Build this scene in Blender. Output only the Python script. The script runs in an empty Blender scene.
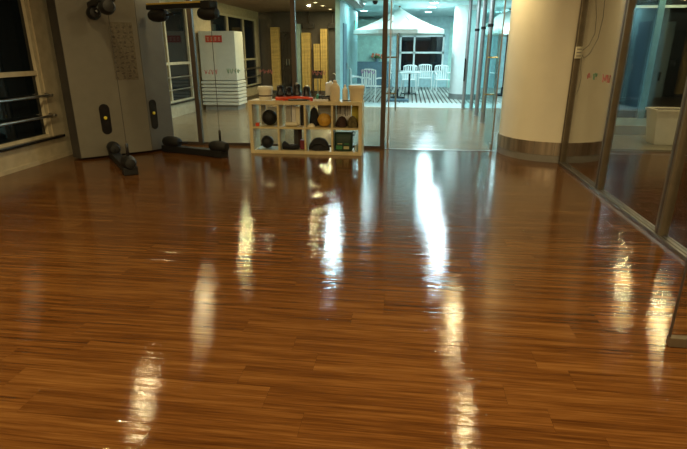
import bpy, bmesh, math, random
from mathutils import Vector, Matrix
R = math.radians
scene = bpy.context.scene
COL = scene.collection
random.seed(7)

# ------------------------------------------------------------------ camera, world, exposure
FPX, CX, CY = 507.0, 343.5, 224.5
PITCH, YAW, EYE = R(18.99), R(7.07), 1.46
cam_d = bpy.data.cameras.new('camera'); cam = bpy.data.objects.new('camera', cam_d); COL.objects.link(cam)
cam_d.sensor_fit = 'HORIZONTAL'; cam_d.sensor_width = 36.0; cam_d.lens = FPX / 687.0 * 36.0
cam_d.clip_start = 0.05; cam_d.clip_end = 200
cam.location = (0, 0, EYE); cam.rotation_euler = (math.pi / 2 - PITCH, 0, YAW)
scene.camera = cam
w = bpy.data.worlds.new('night'); scene.world = w; w.use_nodes = True
w.node_tree.nodes['Background'].inputs[0].default_value = (0.010, 0.018, 0.030, 1)
w.node_tree.nodes['Background'].inputs[1].default_value = 0.6
scene.view_settings.view_transform = 'Standard'; scene.view_settings.look = 'None'
scene.view_settings.gamma = 1.0; scene.view_settings.use_curve_mapping = False
scene.view_settings.exposure = 0.32
scene.cycles.use_denoising = True
scene.cycles.max_bounces = 10; scene.cycles.transparent_max_bounces = 40
scene.cycles.glossy_bounces = 5; scene.cycles.sample_clamp_indirect = 6.0
WARM = (1.0, 0.77, 0.38); COOL = (0.60, 0.95, 1.0)
P_ROOM, P_HALL, P_CORR, P_BALC, P_SIDE = 42.0, 21.0, 46.0, 56.0, 17.0

# ------------------------------------------------------------------ materials
M = {}
def nodes_of(name):
    m = bpy.data.materials.new(name); m.use_nodes = True
    nt = m.node_tree; return m, nt, nt.nodes, nt.links, nt.nodes['Principled BSDF']
def mat(name, col, rough=0.5, metal=0.0, var=0.12, scale=8.0, bump=0.0, bscale=60.0, coat=0.0, stretch=(1, 1, 1)):
    m, nt, N, L, b = nodes_of(name)
    b.inputs['Roughness'].default_value = rough; b.inputs['Metallic'].default_value = metal
    b.inputs['Coat Weight'].default_value = coat
    tc = N.new('ShaderNodeTexCoord'); mp = N.new('ShaderNodeMapping'); mp.inputs['Scale'].default_value = stretch
    L.new(tc.outputs['Object'], mp.inputs['Vector'])
    n = N.new('ShaderNodeTexNoise'); n.inputs['Scale'].default_value = scale; n.inputs['Detail'].default_value = 4
    L.new(mp.outputs[0], n.inputs['Vector'])
    r = N.new('ShaderNodeValToRGB')
    r.color_ramp.elements[0].position = 0.3; r.color_ramp.elements[1].position = 0.7
    r.color_ramp.elements[0].color = [c * (1 - var) for c in col] + [1]
    r.color_ramp.elements[1].color = [min(1, c * (1 + var)) for c in col] + [1]
    L.new(n.outputs['Fac'], r.inputs[0]); L.new(r.outputs[0], b.inputs['Base Color'])
    if bump:
        n2 = N.new('ShaderNodeTexNoise'); n2.inputs['Scale'].default_value = bscale
        L.new(mp.outputs[0], n2.inputs['Vector'])
        bp = N.new('ShaderNodeBump'); bp.inputs['Strength'].default_value = bump; bp.inputs['Distance'].default_value = 0.01
        L.new(n2.outputs['Fac'], bp.inputs['Height']); L.new(bp.outputs[0], b.inputs['Normal'])
    M[name] = m; return m
def emit(name, col, s):
    m, nt, N, L, b = nodes_of(name)
    b.inputs['Base Color'].default_value = (*col, 1)
    b.inputs['Emission Color'].default_value = (*col, 1); b.inputs['Emission Strength'].default_value = s
    M[name] = m; return m
def glass(name, tint, f0=0.045, rough=0.02):
    m, nt, N, L, b = nodes_of(name); N.remove(b)
    out = N['Material Output']
    g = N.new('ShaderNodeNewGeometry'); d = N.new('ShaderNodeVectorMath'); d.operation = 'DOT_PRODUCT'
    L.new(g.outputs['Normal'], d.inputs[0]); L.new(g.outputs['Incoming'], d.inputs[1])
    def mth(op, a, bb):
        k = N.new('ShaderNodeMath'); k.operation = op
        for i, v in enumerate((a, bb)):
            if v is None: continue
            if isinstance(v, (int, float)): k.inputs[i].default_value = v
            else: L.new(v, k.inputs[i])
        return k.outputs[0]
    a = mth('ABSOLUTE', d.outputs['Value'], None)
    p = mth('POWER', mth('SUBTRACT', 1.0, a), 5.0)
    fac = mth('ADD', f0, mth('MULTIPLY', p, 1 - f0))
    tr = N.new('ShaderNodeBsdfTransparent'); tr.inputs[0].default_value = (*tint, 1)
    gl = N.new('ShaderNodeBsdfGlossy'); gl.inputs['Roughness'].default_value = rough
    mx = N.new('ShaderNodeMixShader'); L.new(fac, mx.inputs[0]); L.new(tr.outputs[0], mx.inputs[1]); L.new(gl.outputs[0], mx.inputs[2])
    L.new(mx.outputs[0], out.inputs['Surface']); M[name] = m; return m
def wood_floor(name, dark, mid, light, rough, relief=0.00052):
    m, nt, N, L, b = nodes_of(name)
    g = N.new('ShaderNodeNewGeometry'); oi = N.new('ShaderNodeObjectInfo')
    ad = N.new('ShaderNodeMath'); ad.operation = 'ADD'
    L.new(oi.outputs['Random'], ad.inputs[0]); L.new(g.outputs['Random Per Island'], ad.inputs[1])
    fr = N.new('ShaderNodeMath'); fr.operation = 'FRACT'; L.new(ad.outputs[0], fr.inputs[0])
    cb = N.new('ShaderNodeCombineXYZ')
    ml = N.new('ShaderNodeMath'); ml.operation = 'MULTIPLY'; ml.inputs[1].default_value = 37.0
    L.new(fr.outputs[0], ml.inputs[0]); L.new(ml.outputs[0], cb.inputs[2]); L.new(ml.outputs[0], cb.inputs[0])
    va = N.new('ShaderNodeVectorMath'); va.operation = 'ADD'
    L.new(g.outputs['Position'], va.inputs[0]); L.new(cb.outputs[0], va.inputs[1])
    def noise(sc, scale, det=5, src=None):
        mp = N.new('ShaderNodeMapping'); mp.inputs['Scale'].default_value = sc
        L.new((src or va.outputs[0]), mp.inputs['Vector'])
        n = N.new('ShaderNodeTexNoise'); n.inputs['Scale'].default_value = scale; n.inputs['Detail'].default_value = det
        n.inputs['Roughness'].default_value = 0.6
        L.new(mp.outputs[0], n.inputs['Vector']); return n.outputs['Fac']
    a = noise((0.6, 15, 1), 2.2, 7); c = noise((2.0, 62, 1), 2.0, 5)
    mx = N.new('ShaderNodeMath'); mx.operation = 'MULTIPLY_ADD'; mx.inputs[1].default_value = 0.45
    L.new(c, mx.inputs[0]); 
    m2 = N.new('ShaderNodeMath'); m2.operation = 'MULTIPLY'; m2.inputs[1].default_value = 0.62
    L.new(a, m2.inputs[0]); L.new(m2.outputs[0], mx.inputs[2])
    m3 = N.new('ShaderNodeMath'); m3.operation = 'MULTIPLY_ADD'; m3.inputs[1].default_value = 0.07; m3.inputs[2].default_value = -0.035
    L.new(fr.outputs[0], m3.inputs[0])
    m4 = N.new('ShaderNodeMath'); m4.operation = 'ADD'; L.new(mx.outputs[0], m4.inputs[0]); L.new(m3.outputs[0], m4.inputs[1])
    r = N.new('ShaderNodeValToRGB'); e = r.color_ramp.elements
    e[0].position = 0.36; e[0].color = (*dark, 1); e[1].position = 0.70; e[1].color = (*light, 1)
    k = e.new(0.53); k.color = (*mid, 1)
    L.new(m4.outputs[0], r.inputs[0]); L.new(r.outputs[0], b.inputs['Base Color'])
    b.inputs['Roughness'].default_value = rough
    b.inputs['Specular IOR Level'].default_value = 0.42
    # brushed relief that runs along the boards, plus soft waviness
    h1 = noise((2.2, 48, 1), 3.0, 2, g.outputs['Position']); h2 = noise((1.5, 17, 1), 1.6, 1, g.outputs['Position'])
    hs = N.new('ShaderNodeMath'); hs.operation = 'MULTIPLY_ADD'; hs.inputs[1].default_value = 2.6
    h3 = noise((30, 60, 1), 3.0, 2, g.outputs['Position'])
    h4 = N.new('ShaderNodeMath'); h4.operation = 'MULTIPLY_ADD'; h4.inputs[1].default_value = 0.42
    L.new(h3, h4.inputs[0]); L.new(h1, h4.inputs[2])
    L.new(h2, hs.inputs[0]); L.new(h4.outputs[0], hs.inputs[2])
    bp = N.new('ShaderNodeBump'); bp.inputs['Strength'].default_value = 1.0; bp.inputs['Distance'].default_value = relief
    L.new(hs.outputs[0], bp.inputs['Height']); L.new(bp.outputs[0], b.inputs['Normal'])
    M[name] = m; return m

wood_floor('oak_floor', (0.045, 0.0155, 0.0038), (0.102, 0.0385, 0.0092), (0.178, 0.079, 0.021), 0.05)
wood_floor('tan_floor', (0.20, 0.14, 0.075), (0.27, 0.195, 0.11), (0.34, 0.26, 0.16), 0.06, 0.0013)
mat('subfloor', (0.05, 0.022, 0.008), 0.8)
mat('wall_cream', (0.44, 0.37, 0.25), 0.75, bump=0.05)
mat('wall_dim', (0.20, 0.17, 0.12), 0.8)
mat('wall_dark', (0.075, 0.068, 0.065), 0.7)
mat('ceiling_white', (0.62, 0.60, 0.55), 0.85)
mat('ceiling_brown', (0.22, 0.15, 0.11), 0.7)
mat('balcony_white', (0.46, 0.62, 0.64), 0.7)
mat('balcony_green', (0.46, 0.72, 0.64), 0.7)
mat('slate_blue', (0.10, 0.19, 0.25), 0.6)
mat('marble', (0.72, 0.80, 0.78), 0.18, var=0.06)
mat('tile_beige', (0.19, 0.18, 0.125), 0.3)
mat('frame_cream', (0.56, 0.49, 0.34), 0.5)
mat('sill_black', (0.015, 0.013, 0.011), 0.2)
mat('night_glass', (0.006, 0.010, 0.014), 0.03, var=0.3, scale=1.5)
mat('steel', (0.55, 0.53, 0.50), 0.28, 1.0, bump=0.02)
mat('steel_gleam', (0.46, 0.39, 0.31), 0.36, 0.9, var=0.35, scale=14, stretch=(1, 1, 0.02))  # upright gleams put into the band's colour as pale and dark streaks
mat('bronze', (0.21, 0.17, 0.115), 0.40, 0.7)
mat('bronze_dark', (0.085, 0.065, 0.05), 0.45, 0.5)
mat('track_metal', (0.26, 0.25, 0.23), 0.30, 0.85)
mat('brass', (0.75, 0.55, 0.25), 0.25, 1.0)
mat('column_paint', (0.90, 0.83, 0.65), 0.55, var=0.03, scale=3, bump=0.02)
mat('column_base', (0.24, 0.22, 0.19), 0.5)
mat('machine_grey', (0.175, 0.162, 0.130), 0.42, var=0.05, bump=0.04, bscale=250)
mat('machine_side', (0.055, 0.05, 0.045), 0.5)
mat('rubber_black', (0.004, 0.004, 0.004), 0.62)
mat('machine_grey_shaded', (0.125, 0.125, 0.118), 0.45, var=0.05, bump=0.04, bscale=250)  # shade of the side shroud mixed in: darker copy of the front grey
mat('post_steel', (0.30, 0.31, 0.31), 0.42, 0.6)
mat('wall_teal', (0.26, 0.44, 0.46), 0.6)
mat('plastic_black', (0.012, 0.012, 0.014), 0.25)
mat('fabric_black', (0.012, 0.012, 0.014), 0.85, bump=0.3)
mat('yellow_pin', (0.80, 0.66, 0.05), 0.4)
mat('yellow_bar', (0.62, 0.42, 0.06), 0.4)
mat('placard', (0.13, 0.11, 0.075), 0.5, var=0.25, scale=40)
mat('placard_ink', (0.07, 0.055, 0.04), 0.6)
mat('cable_grey', (0.05, 0.045, 0.04), 0.5)
mat('birch', (0.58, 0.48, 0.25), 0.45, var=0.14, scale=6, stretch=(1, 1, 6))
mat('birch_edge', (0.64, 0.54, 0.31), 0.45, var=0.10, scale=6)
mat('cream_plastic', (0.76, 0.70, 0.52), 0.45, var=0.05)
mat('tan_plastic', (0.68, 0.57, 0.38), 0.5, var=0.06)
mat('white_plastic', (0.78, 0.76, 0.70), 0.4, var=0.04)
mat('paper', (0.75, 0.73, 0.70), 0.8, var=0.05)
mat('orange_red', (0.72, 0.075, 0.02), 0.35)
mat('green_tape', (0.05, 0.30, 0.22), 0.4)
mat('folder_grey', (0.42, 0.40, 0.36), 0.7)
mat('maroon', (0.16, 0.015, 0.025), 0.6)
mat('amber', (0.55, 0.30, 0.04), 0.6, var=0.25, scale=10)
mat('dark_brown', (0.045, 0.022, 0.016), 0.9, bump=0.3)
mat('olive', (0.10, 0.08, 0.03), 0.9, var=0.5, scale=30)
mat('yellow_card', (0.62, 0.50, 0.05), 0.6)
mat('bag_green', (0.010, 0.035, 0.020), 0.6, bump=0.2)
mat('bag_print', (0.42, 0.40, 0.20), 0.6)
mat('bag_print_green', (0.04, 0.20, 0.07), 0.6)
mat('clear_plastic', (0.42, 0.55, 0.60), 0.2)
mat('pale_blue', (0.30, 0.45, 0.50), 0.5)
mat('cabinet_white', (0.62, 0.62, 0.54), 0.5, var=0.04)
mat('cabinet_base', (0.22, 0.23, 0.22), 0.5)
mat('sign_red', (0.52, 0.045, 0.025), 0.5)
mat('sign_ink', (0.75, 0.45, 0.32), 0.6)
mat('decal_pink', (0.45, 0.17, 0.16), 0.6)
mat('decal_green', (0.16, 0.32, 0.20), 0.6)
mat('decal_violet', (0.30, 0.18, 0.45), 0.6)
mat('wood_yellow', (0.60, 0.42, 0.14), 0.5, var=0.2, scale=3, stretch=(1, 1, 8))
mat('deck_board', (0.40, 0.40, 0.36), 0.5, var=0.15, scale=6, stretch=(8, 1, 1))
mat('deck_gap', (0.03, 0.045, 0.045), 0.9)
mat('canvas', (0.72, 0.74, 0.68), 0.85, var=0.05)
mat('umbrella_pole', (0.16, 0.06, 0.03), 0.5)
mat('white_metal', (0.75, 0.78, 0.76), 0.4, var=0.04)
mat('flower', (0.80, 0.22, 0.12), 0.7, var=0.4, scale=20)
mat('stalk', (0.06, 0.14, 0.05), 0.8)
mat('bin_white', (0.72, 0.72, 0.64), 0.5, var=0.05)
mat('window_blue_gleam', (0.05, 0.15, 0.20), 0.4)
mat('lamp_ring', (0.6, 0.6, 0.58), 0.4)
glass('pane', (0.94, 0.975, 0.96), 0.03)
glass('pane_side', (0.975, 0.985, 0.98), 0.015)
glass('pane_teal', (0.78, 0.93, 0.93), 0.03)
emit('lens_warm', (1.0, 0.76, 0.36), 8.0)
emit('lens_cool', (0.65, 0.95, 1.0), 18.0)
emit('exit_glow', (0.05, 0.8, 0.45), 1.2)

# ------------------------------------------------------------------ mesh helpers
def BM(): return bmesh.new()
def box(bm, x0, x1, y0, y1, z0, z1):
    v = [bm.verts.new(p) for p in ((x0, y0, z0), (x1, y0, z0), (x1, y1, z0), (x0, y1, z0), (x0, y0, z1), (x1, y0, z1), (x1, y1, z1), (x0, y1, z1))]
    for f in ((3, 2, 1, 0), (4, 5, 6, 7), (0, 1, 5, 4), (1, 2, 6, 5), (2, 3, 7, 6), (3, 0, 4, 7)): bm.faces.new([v[i] for i in f])
    return bm
def prism(bm, poly, z0, z1):
    n = len(poly); a = [bm.verts.new((x, y, z0)) for x, y in poly]; b = [bm.verts.new((x, y, z1)) for x, y in poly]
    bm.faces.new(a[::-1]); bm.faces.new(b)
    for i in range(n): bm.faces.new((a[i], a[(i + 1) % n], b[(i + 1) % n], b[i]))
    return bm
def obox(bm, c, ax, ay, az):
    """box centred at c with half-axis vectors"""
    c, ax, ay, az = map(Vector, (c, ax, ay, az)); v = []
    for s in ((-1, -1, -1), (1, -1, -1), (1, 1, -1), (-1, 1, -1), (-1, -1, 1), (1, -1, 1), (1, 1, 1), (-1, 1, 1)):
        v.append(bm.verts.new(c + ax * s[0] + ay * s[1] + az * s[2]))
    for f in ((3, 2, 1, 0), (4, 5, 6, 7), (0, 1, 5, 4), (1, 2, 6, 5), (2, 3, 7, 6), (3, 0, 4, 7)): bm.faces.new([v[i] for i in f])
    return bm
def rings(bm, rs, cap=True):
    vs = [[bm.verts.new(p) for p in r] for r in rs]; n = len(vs[0])
    for a, b in zip(vs, vs[1:]):
        for i in range(n): bm.faces.new((a[i], a[(i + 1) % n], b[(i + 1) % n], b[i]))
    if cap: bm.faces.new(vs[0][::-1]); bm.faces.new(vs[-1])
    return bm
def tube(bm, pts, r, seg=8):
    pts = [Vector(p) for p in pts]; rs = []
    for i, p in enumerate(pts):
        d = (pts[min(i + 1, len(pts) - 1)] - pts[max(i - 1, 0)]).normalized()
        u = d.orthogonal().normalized() if abs(d.z) > 0.95 else d.cross(Vector((0, 0, 1))).normalized()
        if abs(d.z) > 0.95: u = (Vector((1, 0, 0)) - d * d.x).normalized()
        v = d.cross(u)
        rr = r[i] if isinstance(r, (list, tuple)) else r
        rs.append([p + (u * math.cos(k * 2 * math.pi / seg) + v * math.sin(k * 2 * math.pi / seg)) * rr for k in range(seg)])
    return rings(bm, rs)
def lathe(bm, prof, c=(0, 0, 0), seg=20, axis=(0, 0, 1), sx=1.0, sy=1.0):
    """profile [(r, h)...] about axis through c"""
    a = Vector(axis).normalized(); u = Vector((1, 0, 0)) if abs(a.z) > 0.9 else Vector((0, 0, 1))
    u = (u - a * u.dot(a)).normalized(); v = a.cross(u); c = Vector(c)
    return rings(bm, [[c + a * h + (u * math.cos(k * 2 * math.pi / seg) * sx + v * math.sin(k * 2 * math.pi / seg) * sy) * max(r, 1e-4) for k in range(seg)] for r, h in prof])
def ball(r, n=8): return [(r * math.sin(math.pi * i / n), -r * math.cos(math.pi * i / n)) for i in range(n + 1)]
MAT = {}
def obj(name, bm, m, parent=None, smooth=False, bevel=0.0, kind=None):
    """bmesh in world coordinates (or local ones for parents at the origin) -> ONE mesh object"""
    bmesh.ops.recalc_face_normals(bm, faces=bm.faces)
    if bevel:
        bmesh.ops.bevel(bm, geom=[e for e in bm.edges if e.calc_face_angle(0) > 0.5], offset=bevel, segments=2, profile=0.7, affect='EDGES', clamp_overlap=True)
    if parent is None:
        xs = [v.co.x for v in bm.verts]; ys = [v.co.y for v in bm.verts]; zs = [v.co.z for v in bm.verts]
        org = Vector(((min(xs) + max(xs)) / 2, (min(ys) + max(ys)) / 2, min(zs))); mw = Matrix.Translation(org)
    else:
        mw = MAT[parent.name]
    bmesh.ops.transform(bm, matrix=mw.inverted(), verts=bm.verts)
    if smooth:
        for f in bm.faces: f.smooth = True
        for e in bm.edges:
            if e.calc_face_angle(0) > R(40): e.smooth = False
    me = bpy.data.meshes.new(name); bm.to_mesh(me); bm.free()
    me.materials.append(M[m]); o = bpy.data.objects.new(name, me); COL.objects.link(o)
    if parent is None: o.location = org
    else: o.parent = parent
    MAT[o.name] = mw.copy()
    if kind: o['kind'] = kind
    return o
def tag(o, label, cat, group=None):
    o['label'] = label; o['category'] = cat
    if group: o['group'] = group
    return o
def thing(name, label, cat, loc=(0, 0, 0), group=None):
    o = bpy.data.objects.new(name, None); COL.objects.link(o); o.location = loc; o.empty_display_size = 0.1
    MAT[o.name] = Matrix.Translation(loc); return tag(o, label, cat, group)
def struct(name, bm, m, label=None, parent=None, **k):
    o = obj(name, bm, m, parent, **k)
    if parent is None: o['kind'] = 'structure'
    if label: o['label'] = label
    return o
def sroot(name, loc, label=None):
    o = bpy.data.objects.new(name, None); COL.objects.link(o); o.location = loc; MAT[o.name] = Matrix.Translation(loc)
    o['kind'] = 'structure'
    if label: o['label'] = label
    return o
def dup(root, loc, rz, label, group=None):
    r = root.copy(); COL.objects.link(r); r.location = loc; r.rotation_euler = (0, 0, rz); r['label'] = label
    if group: r['group'] = group
    for ch in list(root.children):
        c = ch.copy(); COL.objects.link(c); c.parent = r
        for g in list(ch.children):
            d = g.copy(); COL.objects.link(d); d.parent = c
    return r

XL, XR, YB = -4.9, 2.1, 7.9           # left wall face, glass track, back partition plane
ZC, ZH = 2.80, 2.70                   # room and hall ceiling heights
DARK_Y = 18.5                         # far end of the hall

# ------------------------------------------------------------------ floors
fl_room = struct('floor', box(BM(), XL - 0.4, 7.0, -3.0, YB, -0.12, -0.012), 'subfloor', 'glossy red-brown wood plank floor of the exercise room')
PW, PL = 0.15, 1.22
pm = BM(); g = 0.0002; c = 0.0004
rings(pm, [[(-PL / 2 + a, -PW / 2 + b_, z), (PL / 2 - a, -PW / 2 + b_, z), (PL / 2 - a, PW / 2 - b_, z), (-PL / 2 + a, PW / 2 - b_, z)] for a, b_, z in ((g, g, -0.012), (g, g, -c), (g + c, g + c, 0.0))])
plank_me = bpy.data.meshes.new('plank'); bmesh.ops.recalc_face_normals(pm, faces=pm.faces); pm.to_mesh(plank_me); pm.free(); plank_me.materials.append(M['oak_floor'])
fwd = Vector((-math.sin(YAW) * math.cos(PITCH), math.cos(YAW) * math.cos(PITCH), -math.sin(PITCH)))
rgt = Vector((math.cos(YAW), math.sin(YAW), 0)); upv = rgt.cross(fwd)
def in_view(x, y, z=0.0, mg=12):
    v = Vector((x, y, z - EYE)); d = v.dot(fwd)
    if d < 0.2: return False
    px = CX + FPX * v.dot(rgt) / d; py = CY - FPX * v.dot(upv) / d
    return -mg < px < 687 + mg and -mg < py < 449 + mg
rows = []
y = YB - PW / 2; k = 0
while y > -3.0:
    off = random.uniform(0, PL); x = XL - off; x_end = XR if True else 0
    spans = []
    xx = XL - off
    while xx < 6.9:
        a, b_ = max(xx, XL), min(xx + PL, 6.9)
        if b_ - a > 0.03:
            if y > 8.2 - 0.0 and a > XR: pass
            spans.append((a, b_))
        xx += PL
    rows.append((y, spans)); y -= PW
cand = []
for (y, spans) in rows:
    for (a, b_) in spans:
        vis = any(in_view(a + (b_ - a) * t, y) for t in (0, .25, .5, .75, 1))
        cand.append((not vis, math.hypot((a + b_) / 2, y), a, b_, y))
cand.sort()
rest = BM()
for i, (nv, d, a, b_, y) in enumerate(cand):
    if i < 296 and not nv:
        o = bpy.data.objects.new('plank', plank_me); COL.objects.link(o); o.parent = fl_room
        o.matrix_parent_inverse = Matrix.Identity(4)
        o.location = Vector(((a + b_) / 2, y, 0)) - fl_room.location; o.scale = ((b_ - a) / PL, 1, 1)
    else:
        gx = 0.0002
        rings(rest, [[(a + e, y - PW / 2 + e, z), (b_ - e, y - PW / 2 + e, z), (b_ - e, y + PW / 2 - e, z), (a + e, y + PW / 2 - e, z)] for e, z in ((gx, -0.012), (gx, -0.0004), (gx + 0.0004, 0.0))])
obj('plank_field', rest, 'oak_floor', fl_room, kind='stuff')
hb = BM()                                  # hall floor: boards too far to tell apart singly
yy = YB
while yy < DARK_Y - 0.01:
    y2 = min(yy + PW, DARK_Y); xa = -5.3; first = random.uniform(0.2, PL); xx = xa - PL + first
    x1 = 2.6 if yy < 14.0 else -1.9
    while xx < x1:
        a, b_ = max(xx, xa), min(xx + PL, x1)
        if b_ - a > 0.02: box(hb, a + .0006, b_ - .0006, yy + .0006, y2 - .0006, -0.012, 0)
        xx += PL
    yy = y2
fl_hall = struct('floor_hall', box(BM(), -5.3, 2.6, YB, DARK_Y, -0.12, -0.0125), 'subfloor', 'pale tan plank floor of the hall behind the glass')
obj('plank_field', hb, 'tan_floor', fl_hall, kind='stuff')
struct('trim_1', box(BM(), -0.34, 1.34, YB - 0.03, YB + 0.03, 0.0, 0.004), 'track_metal', 'thin metal threshold strip under the glass doors')
struct('trim_2', box(BM(), -1.9, 4.2, 14.0, 15.2, -0.12, 0.012), 'marble', 'white marble threshold in front of the balcony deck', bevel=0.004)
struct('floor_side', box(BM(), 2.9, 7.0, 8.15, 9.8, -0.12, 0.03), 'tile_beige', 'beige tiled strip of floor along the side room window', bevel=0.005)
struct('floor_side_lower', box(BM(), 2.6, 7.0, YB, 8.15, -0.12, 0.0), 'oak_floor')
deck = struct('floor_deck', box(BM(), -6.0, 5.0, 15.2, 22.0, -0.14, -0.03), 'deck_gap', 'grey-white slatted balcony deck')
xx = -5.95; bw = 0.088; pitchx = 0.128
dbm = box(BM(), -bw / 2, bw / 2, 15.21, 22.0, -0.03, 0.0)
bmesh.ops.recalc_face_normals(dbm, faces=dbm.faces)
deck_me = bpy.data.meshes.new('deck_board'); dbm.to_mesh(deck_me); dbm.free(); deck_me.materials.append(M['deck_board'])
while xx < 4.95:
    o = bpy.data.objects.new('deck_board', deck_me); COL.objects.link(o); o.parent = deck
    o.location = Vector((xx, 0, 0)) - deck.location; xx += pitchx

# ------------------------------------------------------------------ walls and ceilings
struct('ceiling', box(BM(), XL - 0.4, 7.0, -3.0, YB, ZC, ZC + 0.1), 'ceiling_white')
struct('ceiling_hall', box(BM(), -5.7, -1.95, YB, DARK_Y, ZH, ZH + 0.1), 'ceiling_brown')
struct('ceiling_corridor', box(BM(), -1.95, 2.9, YB, 15.2, ZH, ZH + 0.1), 'balcony_white')
struct('ceiling_side', box(BM(), 2.9, 7.0, YB, 9.8, ZC, ZC + 0.1), 'ceiling_white')
struct('ceiling_passage', box(BM(), 2.9, 4.4, 9.8, 15.2, ZH, ZH + 0.1), 'balcony_white')
struct('wall_side', box(BM(), 2.80, 2.9, 8.35, 9.8, 0, ZC + 0.1), 'wall_cream')
struct('ceiling_balcony', box(BM(), -6.0, 5.0, 15.2, 22.2, 2.72, 2.82), 'balcony_white')
struct('wall_back', box(BM(), XL - 0.4, 7.0, -3.2, -3.0, 0, ZC), 'wall_dim')
struct('wall_right', box(BM(), 6.9, 7.1, -3.0, 9.8, 0, ZC), 'wall_dark')
struct('wall_far', box(BM(), -6.0, 5.0, 22.0, 22.2, 0, 2.72), 'balcony_white')
struct('wall_balcony_right', box(BM(), 4.8, 5.0, 15.2, 22.0, 0, 2.72), 'balcony_white')
struct('wall_balcony_left', box(BM(), -6.2, -6.0, 18.7, 22.0, 0, 2.72), 'balcony_white')
struct('wall_hall_end', box(BM(), -5.7, -1.95, DARK_Y, DARK_Y + 0.2, 0, ZH), 'wall_dark')
struct('wall_hall_side', box(BM(), -1.95, -1.83, 14.0, DARK_Y + 0.2, 0, ZH), 'wall_teal')
struct('wall_corridor_right', box(BM(), 4.2, 4.4, 9.8, 15.2, 0, ZH), 'balcony_white')
# left wall with its window bay, and the same kind of bay in the hall
def facade(name, x, y0, y1, bays, zc):
    root = sroot(name, (x, y0, 0))
    t = 0.22
    struct('parapet', box(BM(), x - t, x, y0, y1, 0, 0.30), 'wall_cream', parent=root)
    struct('lintel', box(BM(), x - t, x, y0, y1, 2.45, zc), 'wall_cream', parent=root)
    prev = y0
    for (a, b_) in bays + [(y1, y1)]:
        if a - prev > 0.01: struct('pier', box(BM(), x - t, x, prev, a, 0.30, 2.45), 'wall_cream', parent=root)
        prev = b_
    return root
struct('baseboard_left', box(BM(), XL, XL + 0.012, -3.0, YB - 0.06, 0, 0.05), 'wall_cream')
facade('wall_left', XL, -3.0, YB, [(-2.4, 2.7), (3.4, 6.56)], ZC)
facade('wall_hall_left', -5.28, YB, DARK_Y, [(8.3, 12.45), (13.9, 18.2)], ZH)
def bay_window(name, x, a, b_, mull, label):
    root = sroot(name, (x, a, 0.30), label)
    f = BM(); box(f, x - 0.10, x - 0.02, a, b_, 0.30, 0.36); struct('window_frame', f, 'frame_cream', parent=root)
    struct('window_frame', box(BM(), x - 0.10, x - 0.02, a, b_, 1.14, 1.20), 'frame_cream', parent=root, bevel=0.005)
    struct('window_frame', box(BM(), x - 0.10, x - 0.02, a, b_, 2.39, 2.45), 'frame_cream', parent=root)
    ys = [a] + mull + [b_ - 0.07]
    for yv in ys: struct('window_post', box(BM(), x - 0.101, x - 0.015, yv, yv + 0.07, 0.30, 2.45), 'frame_cream', parent=root, bevel=0.005)
    for p, q in zip(ys, ys[1:]):
        struct('pane', box(BM(), x - 0.07, x - 0.06, p + 0.07, q, 0.36, 1.14), 'night_glass', parent=root)
        struct('pane', box(BM(), x - 0.07, x - 0.06, p + 0.07, q, 1.20, 2.39), 'night_glass', parent=root)
    struct('window_sill', box(BM(), x - 0.05, x + 0.05, a - 0.12, b_ + 0.18, 0.29, 0.325), 'sill_black', parent=root, bevel=0.006)
    for z in (0.61, 0.88):
        rl = struct('guard_rail', tube(BM(), [(x + 0.07, a - 0.04, z), (x + 0.07, b_ + 0.02, z)], 0.017, 10), 'steel', parent=root, smooth=True)
        for yv in (a - 0.01, b_ - 0.01):
            struct('rail_bracket', lathe(BM(), [(0.034, 0), (0.034, 0.012), (0.02, 0.014), (0.02, 0.10), (0.0, 0.102)], (x + 0.001, yv, z), 12, (1, 0, 0)), 'steel', parent=rl, smooth=True)
    return root
bay_window('window_1', XL, 3.4, 6.56, [4.95], 'dark night window with two steel guard rails on the left wall')
bay_window('window_2', -5.28, 8.3, 12.45, [11.2], 'dark hall window with guard rails left of the louvred cabinet')
bay_window('window_3', -5.28, 13.9, 18.2, [15.3, 16.8], 'farther hall window with guard rails right of the louvred cabinet')

# side room window wall behind the right glass
sw = sroot('window_4', (5.0, 9.7, 0.03), 'dark blue night window wall behind the white bin')
struct('kerb', box(BM(), 2.9, 6.9, 9.60, 9.8, 0.03, 0.19), 'tile_beige', parent=sw)
struct('window_frame', box(BM(), 2.9, 6.9, 9.66, 9.74, 0.19, 0.32), 'pale_blue', parent=sw)
struct('window_frame', box(BM(), 2.9, 6.9, 9.66, 9.74, 2.12, 2.16), 'pale_blue', parent=sw)
xs = [2.95, 3.55, 4.04, 4.75, 5.6, 6.4]
for i, xv in enumerate(xs):
    struct('window_post', box(BM(), xv, xv + (0.10 if i == 2 else 0.06), 9.64, 9.76, 0.32, ZC), 'window_blue_gleam', parent=sw)  # wide blue post stands in for a reflected strip of light
for p, q in zip(xs, xs[1:]):
    struct('pane', box(BM(), p + 0.06, q, 9.695, 9.705, 0.32, 2.12), 'night_glass', parent=sw)
    struct('pane', box(BM(), p + 0.06, q, 9.695, 9.705, 2.16, ZC), 'night_glass', parent=sw)

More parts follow.
